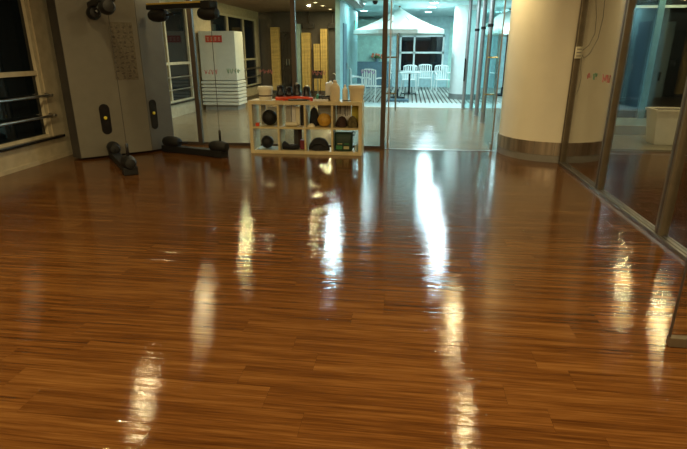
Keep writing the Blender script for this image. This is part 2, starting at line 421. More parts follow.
# balcony window
bw_ = sroot('window_5', (0.45, 21.97, 0.62), 'white framed night window at the far end of the balcony')
WX0, WX1, WM, WZ0, WZ1, WZM = -0.42, 1.36, 0.17, 0.60, 2.02, 1.36
for (a, b_, z0, z1) in ((WX0, WX0 + .07, WZ0, WZ1), (WX1 - .07, WX1, WZ0, WZ1), (WM - .035, WM + .035, WZ0, WZ1), (WX0, WX1, WZ0, WZ0 + .06), (WX0, WX1, WZ1 - .06, WZ1), (WX0, WX1, WZM - .035, WZM + .035)):
    struct('window_frame', box(BM(), a, b_, 21.93, 22.0, z0, z1), 'white_metal', parent=bw_)
for (a, b_) in ((WX0 + .07, WM - .035), (WM + .035, WX1 - .07)):
    for (z0, z1) in ((WZ0 + .06, WZM - .035), (WZM + .035, WZ1 - .06)):
        struct('pane', box(BM(), a, b_, 21.965, 21.975, z0, z1), 'night_glass', parent=bw_)
struct('trim_3', box(BM(), 1.55, 1.75, 21.93, 22.0, 0, 2.5), 'balcony_green', 'pale green strip beside the balcony window')
struct('wall_balcony_panel', box(BM(), -4.6, -0.95, 21.6, 21.98, 1.02, 2.6), 'balcony_green')
struct('wall_balcony_dado', box(BM(), -4.8, -0.85, 21.3, 21.98, 0, 1.02), 'slate_blue')

# ------------------------------------------------------------------ lamps
def downlight(warm, r, name='ceiling_downlight'):
    t = thing(name, 'x x x x', 'ceiling light')
    bm = BM(); rs = []
    for rr, z in ((r, 0.0), (r + 0.02, -0.004), (r + 0.02, -0.012), (r, -0.014), (r - 0.004, -0.008)):
        rs.append([(rr * math.cos(k * math.pi / 10), rr * math.sin(k * math.pi / 10), z) for k in range(20)])
    obj('trim_ring', rings(bm, rs, False), 'lamp_ring', t, smooth=True)
    obj('lens', lathe(BM(), [(r - 0.003, -0.006), (r - 0.003, -0.010), (0.001, -0.010)], (0, 0, 0), 20), 'lens_warm' if warm else 'lens_cool', t)
    return t
def lamp_light(name, loc, col, power, size, spread=170):
    ld = bpy.data.lights.new(name, 'AREA'); ld.shape = 'DISK'; ld.size = size; ld.color = col; ld.energy = power; ld.spread = R(180)
    lo = bpy.data.objects.new(name, ld); COL.objects.link(lo); lo.location = loc; return lo
warm0 = downlight(True, 0.06); cool0 = downlight(False, 0.125)
first = {'w': True, 'c': True}
def place(kind, x, y, z, label, group, power, col=None, size=0.105):
    src = warm0 if kind == 'w' else cool0
    if first[kind]:
        src.location = (x, y, z); src['label'] = label; src['group'] = group; first[kind] = False; o = src
    else: o = dup(src, (x, y, z), 0, label, group)
    lamp_light('downlight_glow', (x, y, z - 0.022), col or (WARM if kind == 'w' else COOL), power, size)
    return o
for (x, y, lb) in ((-3.2, 5.05, 'warm ceiling downlight in front of the cable machine'), (-3.35, 7.45, 'warm ceiling downlight above the cable machine arms'),
                   (0.82, 5.05, 'warm ceiling downlight in the middle of the exercise room'), (0.88, 7.55, 'warm ceiling downlight just inside the glass doors'),
                   (-3.2, 2.0, 'unseen warm fill downlight over the left window bay'), (0.8, 2.0, 'unseen warm fill downlight near the open glass leaf'),
                   (-3.2, -1.2, 'unseen warm fill downlight at the back left of the room'), (0.8, -1.2, 'unseen warm fill downlight at the back right of the room')):  # last four lamps are unseen fill, boosted to light walls and column
    place('w', x, y, ZC, lb, 'warm downlights in the exercise room', P_ROOM * (2.6 if y < 0 else 1.5 if y < 3 else 0.42 if x > 0 and y > 7 else 0.22))
for (x, y, lb) in ((4.27, 8.0, 'warm ceiling downlight over the side room planks'), (4.2, 9.35, 'warm ceiling downlight above the white bin'), (5.6, 5.0, 'added unseen warm fill light at the far right of the side room')):  # far right lamp is added out of view to brighten the floor
    place('w', x, y, ZC, lb, 'warm downlights in the side room', P_SIDE)
for i, (x, y) in enumerate(((-3.55, 10.5), (-2.55, 13.7), (-2.62, 14.9), (-2.6, 16.0), (-2.57, 17.3), (-3.9, 13.7))):
    place('w', x, y, ZH, ('warm hall downlight between the glass and the louvred cabinet', 'nearest warm downlight of the hall ceiling row', 'second nearest warm downlight of the hall ceiling row',
        'third warm downlight of the hall ceiling row', 'farthest warm downlight of the hall ceiling row', 'warm hall downlight beside the farther hall window')[i], 'warm downlights in the hall', P_HALL)
for (x, y, p, lb) in ((-1.6, 10.9, 1.35, 'white downlight behind the glass above the shelf'), (0.78, 10.6, 1.0, 'white corridor downlight just past the doors'),
                   (0.78, 12.9, 1.0, 'white corridor downlight before the marble threshold'), (-1.0, 13.4, 0.2, 'white downlight by the teal glass end of the hall')):
    place('c', x, y, ZH, lb, 'white downlights in the corridor', P_CORR * p, (0.72, 0.93, 1.0), 0.26)
for i, (x, y, pf) in enumerate(((0.62, 15.6, 1), (0.62, 17.2, 1), (0.58, 19.3, 1), (-1.44, 15.7, .25), (-1.6, 18.5, .25), (3.0, 16.5, .8), (3.0, 19.5, .8), (-4.0, 19.0, .3))):
    place('c', x, y, 2.72, ('white balcony downlight nearest the marble threshold', 'white balcony downlight in the middle of the deck row', 'white balcony downlight nearest the far window',
        'white balcony downlight beside the pale hall wall', 'white balcony downlight above the teal glass chairs', 'white balcony downlight right of the round column', 'white balcony downlight at the far right of the deck', 'white balcony downlight at the far left of the deck')[i], 'white balcony downlights', P_BALC * pf, None, 0.26)

# ------------------------------------------------------------------ back glass partition, posts and doors
pt = thing('glass_partition', 'tall glass partition with bronze posts behind the shelf and cable machine', 'partition', (-2.6, YB, 0))
posts = [-4.86, -3.31, -1.73, -0.37]
for xv in posts:
    obj('post', box(BM(), xv - 0.035, xv + 0.035, YB - 0.035, YB + 0.035, 0, ZH), 'bronze_dark', pt, bevel=0.004)
obj('bottom_channel', box(BM(), XL, -0.40, YB - 0.022, YB + 0.022, 0, 0.045), 'bronze_dark', pt)
obj('top_channel', box(BM(), XL, 1.35, YB - 0.022, YB + 0.022, ZH - 0.05, ZH), 'bronze_dark', pt)
for p, q in zip(posts, posts[1:]):
    obj('pane', box(BM(), p + 0.035, q - 0.035, YB - 0.006, YB + 0.006, 0.045, ZH - 0.05), 'pane', pt)
def squiggle(parent, x, y, z, wd, ht, m, n=3, along='x', seed=1):
    rnd = random.Random(seed); bm = BM()
    for k in range(n):
        x0 = wd * (k + 0.1) / n; x1 = wd * (k + 0.85) / n; pts = []
        for j in range(6):
            t = j / 5; u = x0 + (x1 - x0) * t + rnd.uniform(-.1, .1) * wd / n; h = ht * (0.5 + 0.5 * math.sin(t * 7 + rnd.uniform(0, 3)))
            pts.append((x + u, y, z + h) if along == 'x' else (x, y - u, z + h))
        tube(bm, pts, 0.006, 5)
    return obj('glass_decal', bm, m, parent)
for (x, z, mm, s) in ((-3.16, 1.10, 'decal_pink', 1), (-2.80, 1.12, 'decal_green', 2), (-2.28, 1.11, 'decal_pink', 3), (-1.46, 1.10, 'decal_pink', 4), (-0.72, 1.12, 'decal_violet', 5)):
    squiggle(pt, x, YB - 0.007, z, 0.22, 0.07, mm, 4, 'x', s)

def door_leaf(name, x, y0, y1, label):
    t = thing(name, label, 'glass door', (x, y0, 0))
    obj('pane', box(BM(), x - 0.006, x + 0.006, y0, y1, 0.02, 2.42), 'pane_teal', t)
    for ya, z in ((y0, 0.005), (y0, 2.34)):
        obj('patch_fitting', box(BM(), x - 0.016, x + 0.016, ya - 0.002, ya + 0.16, z, z + 0.09), 'steel', t, bevel=0.003)
    obj('edge_strip', box(BM(), x - 0.010, x + 0.010, y0 - 0.012, y0 - 0.001, 0.02, 2.42), 'steel', t)
    ym = y1 - 0.10
    for s in (-1, 1):
        h = obj('handle_bar', tube(BM(), [(x + s * 0.085, ym, 0.50), (x + s * 0.085, ym, 1.70)], 0.014, 10), 'steel', t, smooth=True)
        for z in (0.78, 1.35): obj('standoff', tube(BM(), [(x + s * 0.004, ym, z), (x + s * 0.098, ym, z)], 0.012, 8), 'brass', h, smooth=True)
    return t
door_leaf('glass_door', -0.29, YB + 0.06, YB + 0.88, 'open glass door leaf on the left of the corridor entrance')
door_leaf('glass_door', 1.30, YB + 0.06, YB + 0.88, 'open glass door leaf beside the cream round column')

# slim steel posts along the right of the corridor
for i, (x, y, lb) in enumerate(((1.575, 11.1, 'nearest slim steel post along the right of the corridor'), (1.605, 12.4, 'second slim steel post along the right of the corridor'), (1.61, 13.55, 'third slim steel post, just before the marble threshold'))):
    t = thing('steel_post', lb, 'post', (x, y, 0), 'corridor posts')
    obj('shaft', tube(BM(), [(x, y, 0.012), (x, y, ZH)], 0.046, 14), 'post_steel', t, smooth=True)
    obj('base_flange', lathe(BM(), [(0.062, 0), (0.062, 0.010), (0.05, 0.014)], (x, y, 0), 16), 'post_steel', t, smooth=True)
    obj('collar', lathe(BM(), [(0.046, 1.895), (0.058, 1.90), (0.058, 1.95), (0.046, 1.955)], (x, y, 0), 16), 'plastic_black', t, smooth=True)
ed = thing('balcony_door', 'narrow glass door with a black pull handle at the balcony entrance', 'glass door', (1.45, 13.98, 0))
obj('stile', tube(BM(), [(1.45, 13.96, 0.012), (1.45, 13.96, ZH)], 0.046, 14), 'post_steel', ed, smooth=True)
obj('pane', box(BM(), 1.48, 2.2, 13.954, 13.966, 0.02, 2.4), 'pane_teal', ed)
h = obj('pull_handle', box(BM(), 1.395, 1.43, 13.86, 13.89, 0.70, 1.26), 'plastic_black', ed, bevel=0.006)
for z in (0.78, 1.18): obj('standoff', tube(BM(), [(1.412, 13.885, z), (1.43, 13.95, z)], 0.01, 8), 'plastic_black', h)

# ------------------------------------------------------------------ round column at the end of the track
cc = (2.13, 7.885); CR = 0.745
cl = sroot('wall_column', (cc[0], cc[1], 0), 'cream painted round column with a steel band at its foot')
struct('shaft', lathe(BM(), [(CR, 0.27), (CR, ZC - 0.001)], (*cc, 0), 64), 'column_paint', parent=cl, smooth=True)
struct('steel_band', lathe(BM(), [(CR - .01, 0.095), (CR + .012, 0.097), (CR + .012, 0.275), (CR - .01, 0.277)], (*cc, 0), 64), 'steel_gleam', parent=cl, smooth=True)
struct('plinth', lathe(BM(), [(CR + 0.006, 0.0), (CR + 0.006, 0.095)], (*cc, 0), 64), 'column_base', parent=cl, smooth=True)
for k in range(9):
    a = R(200 + k * 20); struct('band_seam', obox(BM(), (cc[0] + (CR + .0125) * math.cos(a), cc[1] + (CR + .0125) * math.sin(a), 0.186), (-.003 * math.sin(a), .003 * math.cos(a), 0), (.001 * math.cos(a), .001 * math.sin(a), 0), (0, 0, 0.088)), 'column_base', parent=cl)

# ------------------------------------------------------------------ right glass partition on its track
rp = thing('glass_partition', 'bronze framed glass partition standing on the floor track at the right', 'partition', (XR, 4.0, 0))
tr = obj('floor_track', box(BM(), XR - 0.045, XR + 0.045, -2.9, 7.10, 0.0, 0.035), 'track_metal', rp, bevel=0.004)
for s in (-0.02, 0.02): obj('track_groove', box(BM(), XR + s - 0.006, XR + s + 0.006, -2.9, 7.10, 0.0352, 0.037), 'bronze_dark', tr)
obj('top_track', box(BM(), XR - 0.045, XR + 0.045, -2.9, 7.13, ZC - 0.06, ZC), 'bronze', rp)
ry = [7.07, 5.63, 4.19, 2.60, 1.1, -0.4, -1.9]
for yv in ry:
    p_ = obj('post', box(BM(), XR - 0.036, XR + 0.036, yv - 0.045, yv + 0.045, 0.035, ZC - 0.06), 'bronze', rp, bevel=0.005)
    obj('post_bead', box(BM(), XR - 0.040, XR - 0.036, yv - 0.012, yv + 0.012, 0.04, ZC - 0.07), 'bronze_dark', p_)
for p, q in zip(ry, ry[1:]): obj('pane', box(BM(), XR - 0.006, XR + 0.006, q + 0.045, p - 0.045, 0.035, ZC - 0.06), 'pane_side', rp)
squiggle(rp, XR - 0.008, 6.55, 1.14, 0.10, 0.07, 'decal_pink', 2, 'y', 8)
squiggle(rp, XR - 0.008, 6.34, 1.14, 0.13, 0.07, 'decal_green', 2, 'y', 9)
squiggle(rp, XR - 0.008, 6.05, 1.13, 0.24, 0.08, 'decal_pink', 4, 'y', 10)
lf = thing('glass_door', 'open frameless glass leaf with a metal bottom rail at the right edge', 'glass door', (1.75, 2.49, 0))
obj('pane', box(BM(), 1.40, 2.06, 2.484, 2.496, 0.05, 2.5), 'pane_side', lf)
obj('bottom_rail', box(BM(), 1.395, 2.06, 2.47, 2.51, 0.004, 0.055), 'bronze', lf, bevel=0.003)
obj('edge_strip', box(BM(), 1.394, 1.3995, 2.482, 2.498, 0.056, 2.5), 'bronze_dark', lf)

bx = thing('junction_box', 'small cream switch box fixed to the bronze post by the column', 'switch box', (XR, 7.0, 1.36))
obj('case', box(BM(), XR - 0.045, XR + 0.03, 6.985, 7.024, 1.36, 1.50), 'cream_plastic', bx, bevel=0.006)
for z in (1.39, 1.43, 1.47): obj('slot', box(BM(), XR - 0.035, XR + 0.02, 6.984, 6.9852, z - 0.006, z + 0.006), 'column_base', bx)
def on_col(a, z, d=0.01): return (cc[0] + (CR + d) * math.cos(R(a)), cc[1] + (CR + d) * math.sin(R(a)), z)
tag(obj('cable', tube(BM(), [(XR + .04, 7.06, 1.44)] + [on_col(a, z) for a, z in ((274, 1.46), (279, 1.52), (283, 1.66), (282, 1.85), (279, 2.05), (277, 2.3), (275, 2.79))], 0.004, 5), 'cable_grey'), 'thin loose cable looping up the column behind the post', 'cable')
tag(obj('cable', tube(BM(), [(XR + .045, 7.045, 1.41)] + [on_col(a, z) for a, z in ((276, 1.36), (281, 1.42), (287, 1.60), (289, 1.85), (287, 2.2), (284, 2.79))], 0.004, 5), 'cable_grey'), 'wider loose cable loop on the column beside the first glass pane', 'cable')
tag(obj('cable', tube(BM(), [(XR + .045, 7.03, 1.38)] + [on_col(a, z) for a, z in ((274, 1.25), (276, 1.12), (275, 0.98), (273, 0.9))], 0.0035, 5), 'cable_grey'), 'short cable tail hanging below the switch box', 'cable')

# ------------------------------------------------------------------ cable machine
P1, P2, P3 = Vector((-4.50, 6.50, 0)), Vector((-3.80, 7.18, 0)), Vector((-3.62, 7.56, 0))
MH = 2.28
mc = thing('cable_machine', 'grey dual pulley cable machine with black arms in the left corner', 'exercise machine', (-4.1, 7.1, 0))
back = [(-4.0, 7.80), (-4.62, 7.55), (-4.70, 6.62)]
obj('housing', prism(BM(), [(P1.x - .012, P1.y + .012), (P2.x - .012, P2.y + .012), (P3.x - .015, P3.y), (P3.x - .1, 7.80)] + back, 0.02, MH), 'machine_side', mc)
def panel(name, a, b_, z0, z1, th, m, inset=0.0, bev=0.012):
    d = (b_ - a); n = Vector((d.y, -d.x, 0)).normalized(); c_ = (a + b_) / 2 + n * th / 2 + Vector((0, 0, (z0 + z1) / 2))
    return obj(name, obox(BM(), c_, d / 2 * (1 - inset), n * th / 2, (0, 0, (z1 - z0) / 2)), m, mc, bevel=bev)
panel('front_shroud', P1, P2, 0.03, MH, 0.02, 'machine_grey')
panel('side_shroud', P2, P3, 0.03, MH, 0.015, 'machine_grey_shaded')
def onp(a, b_, s, z, off): 
    d = (b_ - a); n = Vector((d.y, -d.x, 0)).normalized(); p = a + d * s + n * off; return Vector((p.x, p.y, z)), d.normalized(), n
def slot(a, b_, s, z0, z1, wd, off):
    c_, d, n = onp(a, b_, s, (z0 + z1) / 2, off); pts = []; hh = (z1 - z0) / 2 - wd
    for k in range(20):
        t = 2 * math.pi * k / 20; pts.append(c_ + d * (wd * math.cos(t)) + Vector((0, 0, wd * math.sin(t) + (hh if math.sin(t) >= 0 else -hh))))
    so = obj('weight_slot', rings(BM(), [pts, [p + n * 0.008 for p in pts]]), 'plastic_black', mc)
    cc_ = onp(a, b_, s, (z0 + z1) / 2 + 0.02, off + 0.008)[0]
    obj('selector_pin', lathe(BM(), [(0.022, 0), (0.022, 0.012), (0.012, 0.016)], cc_, 14, n), 'yellow_pin', so, smooth=True)
slot(P1, P2, 0.395, 0.33, 0.75, 0.068, 0.020)
slot(P2, P3, 0.22, 0.34, 0.77, 0.060, 0.015)
a_, d_, n_ = onp(P1, P2, 0.77, 1.44, 0.0235)
pl = obj('exercise_chart', obox(BM(), a_, d_ * 0.155, n_ * 0.003, (0, 0, 0.38)), 'placard', mc)
rnd = random.Random(3); cb = BM()
for i in range(11):
    for j in range(4):
        z = 1.10 + i * 0.066; s = -0.12 + j * 0.08
        for q in range(3):
            p = a_ + d_ * (s + rnd.uniform(-.02, .02)); obox(cb, (p.x + n_.x * .0035, p.y + n_.y * .0035, z + rnd.uniform(-.018, .018)), d_ * rnd.uniform(.006, .018), n_ * .0006, (0, 0, rnd.uniform(.003, .010)))
o = obj('chart_print', cb, 'placard_ink', pl, kind='stuff')
def arm(base, tip, z, low):
    base = Vector(base); tip = Vector(tip); d = (tip - base).normalized(); n = Vector((-d.y, d.x, 0)); L_ = (tip - base).length
    s = 1 if low else -1
    zb = z - s * 0.055
    ar = obj('lower_arm' if low else 'upper_arm', obox(BM(), (base + tip) / 2 + Vector((0, 0, zb)), d * (L_ / 2), n * (0.06 if low else 0.045), (0, 0, 0.05 if low else 0.03)), 'rubber_black', mc, bevel=0.012)
    obj('end_block', obox(BM(), tip + Vector((0, 0, zb - s * 0.0)) - d * 0.03, d * 0.075, n * 0.085, (0, 0, 0.05)), 'rubber_black', ar, bevel=0.014)
    prof = [(0.02, -0.15), (0.06, -0.14), (0.082, -0.08), (0.088, 0.0), (0.082, 0.08), (0.06, 0.14), (0.02, 0.15)]
    side = Vector((0.95, 0.3, 0)).normalized() if abs(d.x) > abs(d.y) else n
    obj('pulley_cover', lathe(BM(), prof, tip - d * 0.05 + Vector((0, 0, z + s * 0.045)), 18, d), 'rubber_black', ar, smooth=True)
    obj('pivot_cover', lathe(BM(), prof, base + d * 0.17 + Vector((0, 0, z + s * 0.05)), 18, d), 'rubber_black', ar, smooth=True)
    obj('grip_rod', tube(BM(), [base + d * 0.26 + Vector((0, 0, z + s * 0.05)), base + d * 0.46 + Vector((0, 0, z + s * 0.045))], 0.013, 8), 'plastic_black', ar, smooth=True)
B1, T1, B2, T2 = (-4.20, 6.79, 0), (-3.37, 5.77, 0), (-3.66, 7.30, 0), (-2.62, 6.96, 0)
for (b_, t_) in ((B1, T1), (B2, T2)):
    arm(b_, t_, 0.105, True); arm(b_, t_, 1.965, False)
    tp = Vector(t_) - (Vector(t_) - Vector(b_)).normalized() * 0.02
    cbx = obj('cable', tube(BM(), [tp + Vector((0, 0, 0.2)), tp + Vector((0, 0, 1.90))], 0.0045, 6), 'cable_grey', mc)
    obj('cable_stop', lathe(BM(), [(0.010, 0.19), (0.018, 0.20), (0.018, 0.37), (0.008, 0.39)], tp, 10), 'plastic_black', cbx, smooth=True)
obj('top_bar', obox(BM(), (Vector(B2) + Vector(T2)) / 2 + Vector((0, 0, 2.062)), (Vector(T2) - Vector(B2)) / 2, (0.01, 0.03, 0), (0, 0, 0.011)), 'yellow_bar', mc, bevel=0.004)

# ------------------------------------------------------------------ shelf
SX0, SX1, SY0, SY1, SH = -2.30, -0.64, 7.30, 7.66, 0.765
sh = thing('cube_shelf', 'low birch cube shelf with eight open compartments by the glass', 'shelf', (-1.47, 7.48, 0))
T = 0.05; tt = 0.028
obj('side_panel', box(BM(), SX0, SX0 + T, SY0, SY1, 0, SH - T), 'birch_edge', sh, bevel=0.003)
obj('side_panel', box(BM(), SX1 - T, SX1, SY0, SY1, 0, SH - T), 'birch_edge', sh, bevel=0.003)
obj('top_panel', box(BM(), SX0, SX1, SY0, SY1, SH - T, SH), 'birch_edge', sh, bevel=0.003)
obj('bottom_panel', box(BM(), SX0 + T, SX1 - T, SY0 + .004, SY1, 0, 0.048), 'birch_edge', sh, bevel=0.003)
obj('middle_shelf', box(BM(), SX0 + T, SX1 - T, SY0 + .006, SY1, 0.368, 0.368 + tt), 'birch', sh)
CW = (SX1 - SX0 - 2 * T - 3 * tt) / 4
cells = [SX0 + T + i * (CW + tt) for i in range(4)]
for i in range(1, 4):
    for z0, z1 in ((0.048, 0.368), (0.396, SH - T)):
        obj('divider', box(BM(), cells[i] - tt, cells[i], SY0 + .006, SY1, z0, z1), 'birch', sh)
ZT, ZM, ZB = SH + 0.0008, 0.3968, 0.0488
# ---- on top
def sheet(name, x0, x1, y0, y1, z, m, label, cat, amp=0.006, seed=1):
    rnd = random.Random(seed); bm = BM(); n = 10; vs = []
    top = [[bm.verts.new((x0 + (x1 - x0) * i / n, y0 + (y1 - y0) * j / 6, z + 0.0015 + rnd.random() * amp)) for j in range(7)] for i in range(n + 1)]
    bot = [[bm.verts.new((v.co.x, v.co.y, z + 0.0005)) for v in r] for r in top]
    for i in range(n):
        for j in range(6):
            bm.faces.new((top[i][j], top[i + 1][j], top[i + 1][j + 1], top[i][j + 1])); bm.faces.new((bot[i][j + 1], bot[i + 1][j + 1], bot[i + 1][j], bot[i][j]))
    for i in range(n):
        bm.faces.new((top[i][0], bot[i][0], bot[i + 1][0], top[i + 1][0])); bm.faces.new((top[i + 1][6], bot[i + 1][6], bot[i][6], top[i][6]))
    for j in range(6):
        bm.faces.new((top[0][j + 1], bot[0][j + 1], bot[0][j], top[0][j])); bm.faces.new((top[n][j], bot[n][j], bot[n][j + 1], top[n][j + 1]))
    return tag(obj(name, bm, m, smooth=True), label, cat)
sheet('paper_sheet', -2.27, -1.94, 7.33, 7.40, ZT, 'paper', 'white paper sheet under the front of the cream tub', 'paper', 0.002, 2)
sheet('cloth', -1.35, -1.14, 7.33, 7.43, ZT, 'paper', 'crumpled white cloth in front of the black flashlight', 'cloth', 0.03, 3)
def tub(name, x, y, z, r, h, m, label, lid=True):
    t = thing(name, label, 'tub', (x, y, z))
    obj('body', lathe(BM(), [(r * .86, 0), (r * .88, .004), (r, h - .05), (r, h - 0.05)][:3], (x, y, z), 28), m, t, smooth=True)
    obj('lid', lathe(BM(), [(r * 1.0, h - .05), (r * 1.08, h - .048), (r * 1.08, h - .012), (r * 1.02, h), (r * .3, h + .002), (0.001, h + .002)], (x, y, z), 28), m, t, smooth=True)
    return t
t1 = tub('storage_tub', -2.09, 7.50, ZT, 0.105, 0.19, 'cream_plastic', 'cream lidded tub at the left end of the shelf top')
obj('label_strip', lathe(BM(), [(0.096, 0.05), (0.0995, 0.052), (0.1005, 0.068), (0.097, 0.07)], (-2.09, 7.50, ZT), 28), 'dark_brown', t1, smooth=True)
t2 = tub('storage_tub', -0.74, 7.50, ZT, 0.108, 0.215, 'tan_plastic', 'tan lidded tub at the right end of the shelf top')
# push up trainer: orange tray with black knobs
ob = thing('massage_roller_set', 'orange-red tray holding black rollers on the shelf top', 'exercise gear', (-1.66, 7.47, ZT))
obj('tray', box(BM(), -1.92, -1.60, 7.40, 7.55, ZT, ZT + 0.05), 'orange_red', ob, bevel=0.014)
arc = BM(); n = 12; top = []; 
rings(arc, [[(x, y, z) for (y, z) in ((7.36, ZT + .022 + a), (7.42, ZT + .022 + a), (7.42, ZT + .052 + a), (7.36, ZT + .052 + a))] for x, a in [(-1.80 + 0.44 * i / n, 0.018 * math.sin(math.pi * i / n) - 0.006) for i in range(n + 1)]])
obj('orange_handle', arc, 'orange_red', ob, smooth=True)
obj('handle_foot', box(BM(), -1.80, -1.77, 7.36, 7.42, ZT, ZT + .03), 'orange_red', ob); obj('handle_foot', box(BM(), -1.40, -1.36, 7.36, 7.42, ZT, ZT + .03), 'orange_red', ob)
obj('pad', box(BM(), -1.72, -1.44, 7.37, 7.41, ZT + .0005, ZT + .022), 'plastic_black', ob, bevel=0.006)
for i, (x, y, r, h) in enumerate(((-1.86, 7.47, 0.062, 0.20), (-1.735, 7.49, 0.062, 0.18), (-1.61, 7.50, 0.062, 0.22), (-1.47, 7.49, 0.066, 0.235))):
    z0 = ZT + 0.05 if x < -1.6 else ZT
    kb = obj('roller', lathe(BM(), [(r * .6, 0), (r, .02), (r, .05), (r * .72, .075), (r * .8, h - .06), (r * .6, h - .045), (0.002, h - .04)], (x, y, z0), 16), 'plastic_black', ob, smooth=True)
    if i >= 2: obj('steel_cap', lathe(BM(), [(r * .45, h - .041), (r * .42, h - .028), (0.002, h - .024)], (x, y, z0), 12), 'steel', kb, smooth=True)
tag(obj('tape_roll', lathe(BM(), [(0.04, 0), (0.045, 0.004), (0.045, 0.03), (0.04, 0.034)], (-1.325, 7.485, ZT + .045), 18, (1, 0.1, 0)), 'green_tape', smooth=True), 'small green tape roll lying beside the black flashlight', 'tape roll')
fl_ = thing('flashlight', 'black flashlight lying on the shelf top', 'flashlight', (-1.22, 7.5, ZT))
obj('barrel', lathe(BM(), [(0.022, 0), (0.028, .006), (0.028, .10), (0.036, .12), (0.036, .16), (0.03, .162)], (-1.285, 7.46, ZT + .037), 14, (1, .05, 0)), 'plastic_black', fl_, smooth=True)
obj('lens_rim', lathe(BM(), [(0.033, 0.162), (0.033, .166), (0.002, .166)], (-1.285, 7.46, ZT + .037), 14, (1, .05, 0)), 'steel', fl_)
def bottle(name, x, y, r, h, m, label, cap=None, sy=1.0):
    t = thing(name, label, 'bottle', (x, y, ZT))
    obj('body', lathe(BM(), [(r * .9, 0), (r, .012), (r, h * .62), (r * .9, h * .72), (r * .42, h * .84), (r * .36, h * .86)], (x, y, ZT), 20, sy=sy), m, t, smooth=True)
    obj('cap', lathe(BM(), [(r * .40, h * .86), (r * .42, h * .87), (r * .36, h * .98), (r * .2, h), (.001, h)], (x, y, ZT), 14), cap or m, t, smooth=True)
bottle('spray_bottle', -1.045, 7.44, 0.072, 0.29, 'tan_plastic', 'tan plastic bottle with a narrow neck on the shelf top')
bottle('small_bottle', -0.915, 7.56, 0.042, 0.22, 'white_plastic', 'slim white bottle between the tan bottle and tan tub')
jg = thing('white_jug', 'square white container behind the tan bottle', 'container', (-1.13, 7.57, ZT))
obj('body', box(BM(), -1.20, -1.06, 7.52, 7.63, ZT, ZT + .245), 'white_plastic', jg, bevel=0.015)
obj('cap', lathe(BM(), [(0.024, .245), (0.024, .268), (0.001, .27)], (-1.13, 7.575, ZT), 14), 'white_plastic', jg, smooth=True)
tag(obj('pen', tube(BM(), [(-0.93, 7.37, ZT + .008), (-0.82, 7.42, ZT + .008)], 0.007, 8), 'cable_grey', smooth=True), 'dark pen lying in front of the slim white bottle', 'pen')
# ---- compartments
def medball(x, z, r, label):
    t = thing('medicine_ball', label, 'ball', (x, 7.46, z))
    obj('shell', lathe(BM(), ball(r, 12), (x, 7.46, z + r), 24, (0.25, 1, 0.15)), 'rubber_black', t, smooth=True)
    for ax in ((0.25, 1, 0.15), (1, 0.1, 0.05)):
        obj('seam', lathe(BM(), [(r * .985, -.006), (r * 1.008, -.004), (r * 1.008, .004), (r * .985, .006)], (x, 7.46, z + r + .002), 28, ax), 'fabric_black', t, smooth=True)
medball(-2.035, ZM, 0.113, 'black medicine ball in the upper left shelf compartment')
medball(-2.085, ZB + .004, 0.094, 'smaller black medicine ball in the lower left compartment')
def folder(x0, x1, y, z, h, m, label, th=0.02, cat='folder'):
    return tag(obj('folder', box(BM(), x0, x1, y, y + th, z, z + h), m, bevel=0.002), label, cat)
folder(-2.20, -2.13, 7.60, ZM, 0.28, 'folder_grey', 'grey folder standing behind the upper black ball on the left')
folder(-2.10, -1.93, 7.61, ZM, 0.25, 'paper', 'white folder standing behind the upper black ball')
folder(-1.80, -1.72, 7.52, ZM, 0.28, 'folder_grey', 'grey binder at the left in the second upper compartment', 0.06)
folder(-1.71, -1.655, 7.53, ZM, 0.29, 'paper', 'white binder in the middle of the second upper compartment', 0.06)
folder(-1.65, -1.585, 7.52, ZM, 0.27, 'cream_plastic', 'cream binder beside the black binder', 0.06)
folder(-1.575, -1.52, 7.50, ZM, 0.30, 'plastic_black', 'black binder at the right in the second upper compartment', 0.08)
tag(obj('red_cube', box(BM(), -2.215, -2.165, 7.33, 7.38, ZM, ZM + .05), 'orange_red', bevel=0.006), 'small red block beside the upper black ball', 'block')
tag(obj('hand_towel', lathe(BM(), [(0.02, -.12), (0.04, -.115), (0.045, 0), (0.04, .06), (0.015, .065)], (-1.66, 7.40, ZM + .032), 12, (1, .1, 0), sx=0.7), 'cream_plastic', smooth=True), 'rolled beige cloth at the front of the second upper compartment', 'cloth')
# lumpy fabric mass
def lump(name, c_, r, m, label, cat, seed, parts=None, grp=None, jag=0.12):
    rnd = random.Random(seed); bm = BM(); nu, nv = 20, 9; rs = []
    ph = [rnd.uniform(0, 6) for _ in range(6)]
    for j in range(nv + 1):
        t = j / nv; zz = t; rr = math.cos(t * math.pi / 2) ** 0.38
        ring = []
        for k in range(nu):
            a = 2 * math.pi * k / nu
            q = 1 + jag * math.sin(3 * a + ph[0] + 2 * t) + jag * .6 * math.sin(5 * a + ph[1] - 3 * t) + jag * .3 * math.sin(8 * a + ph[2])
            ring.append((c_[0] + r[0] * max(rr, .02) * q * math.cos(a), c_[1] + r[1] * max(rr, .02) * min(q, 1.1) * math.sin(a), c_[2] + r[2] * zz * (1 + .1 * math.sin(2 * a + ph[3]) * (1 - t))if j else c_[2]))
        rs.append(ring)
    if parts is not None: return obj(name, rings(bm, rs), m, parts, smooth=True)
    return tag(obj(name, rings(bm, rs), m, smooth=True), label, cat)
lump('black_bag', (-1.37, 7.53, ZM), (0.075, 0.08, 0.27), 'fabric_black', 'black soft bag behind the amber ball', 'bag', 4)
tag(obj('amber_ball', lathe(BM(), [(0.001, -.1), (0.06, -.085), (0.098, -.03), (0.105, 0.0), (0.085, .055), (0.05, .085), (0.001, .095)], (-1.20, 7.41, ZM + .1), 20, (0.1, .15, 1)), 'amber', smooth=True), 'amber yellow round bag in the third upper compartment', 'bag')
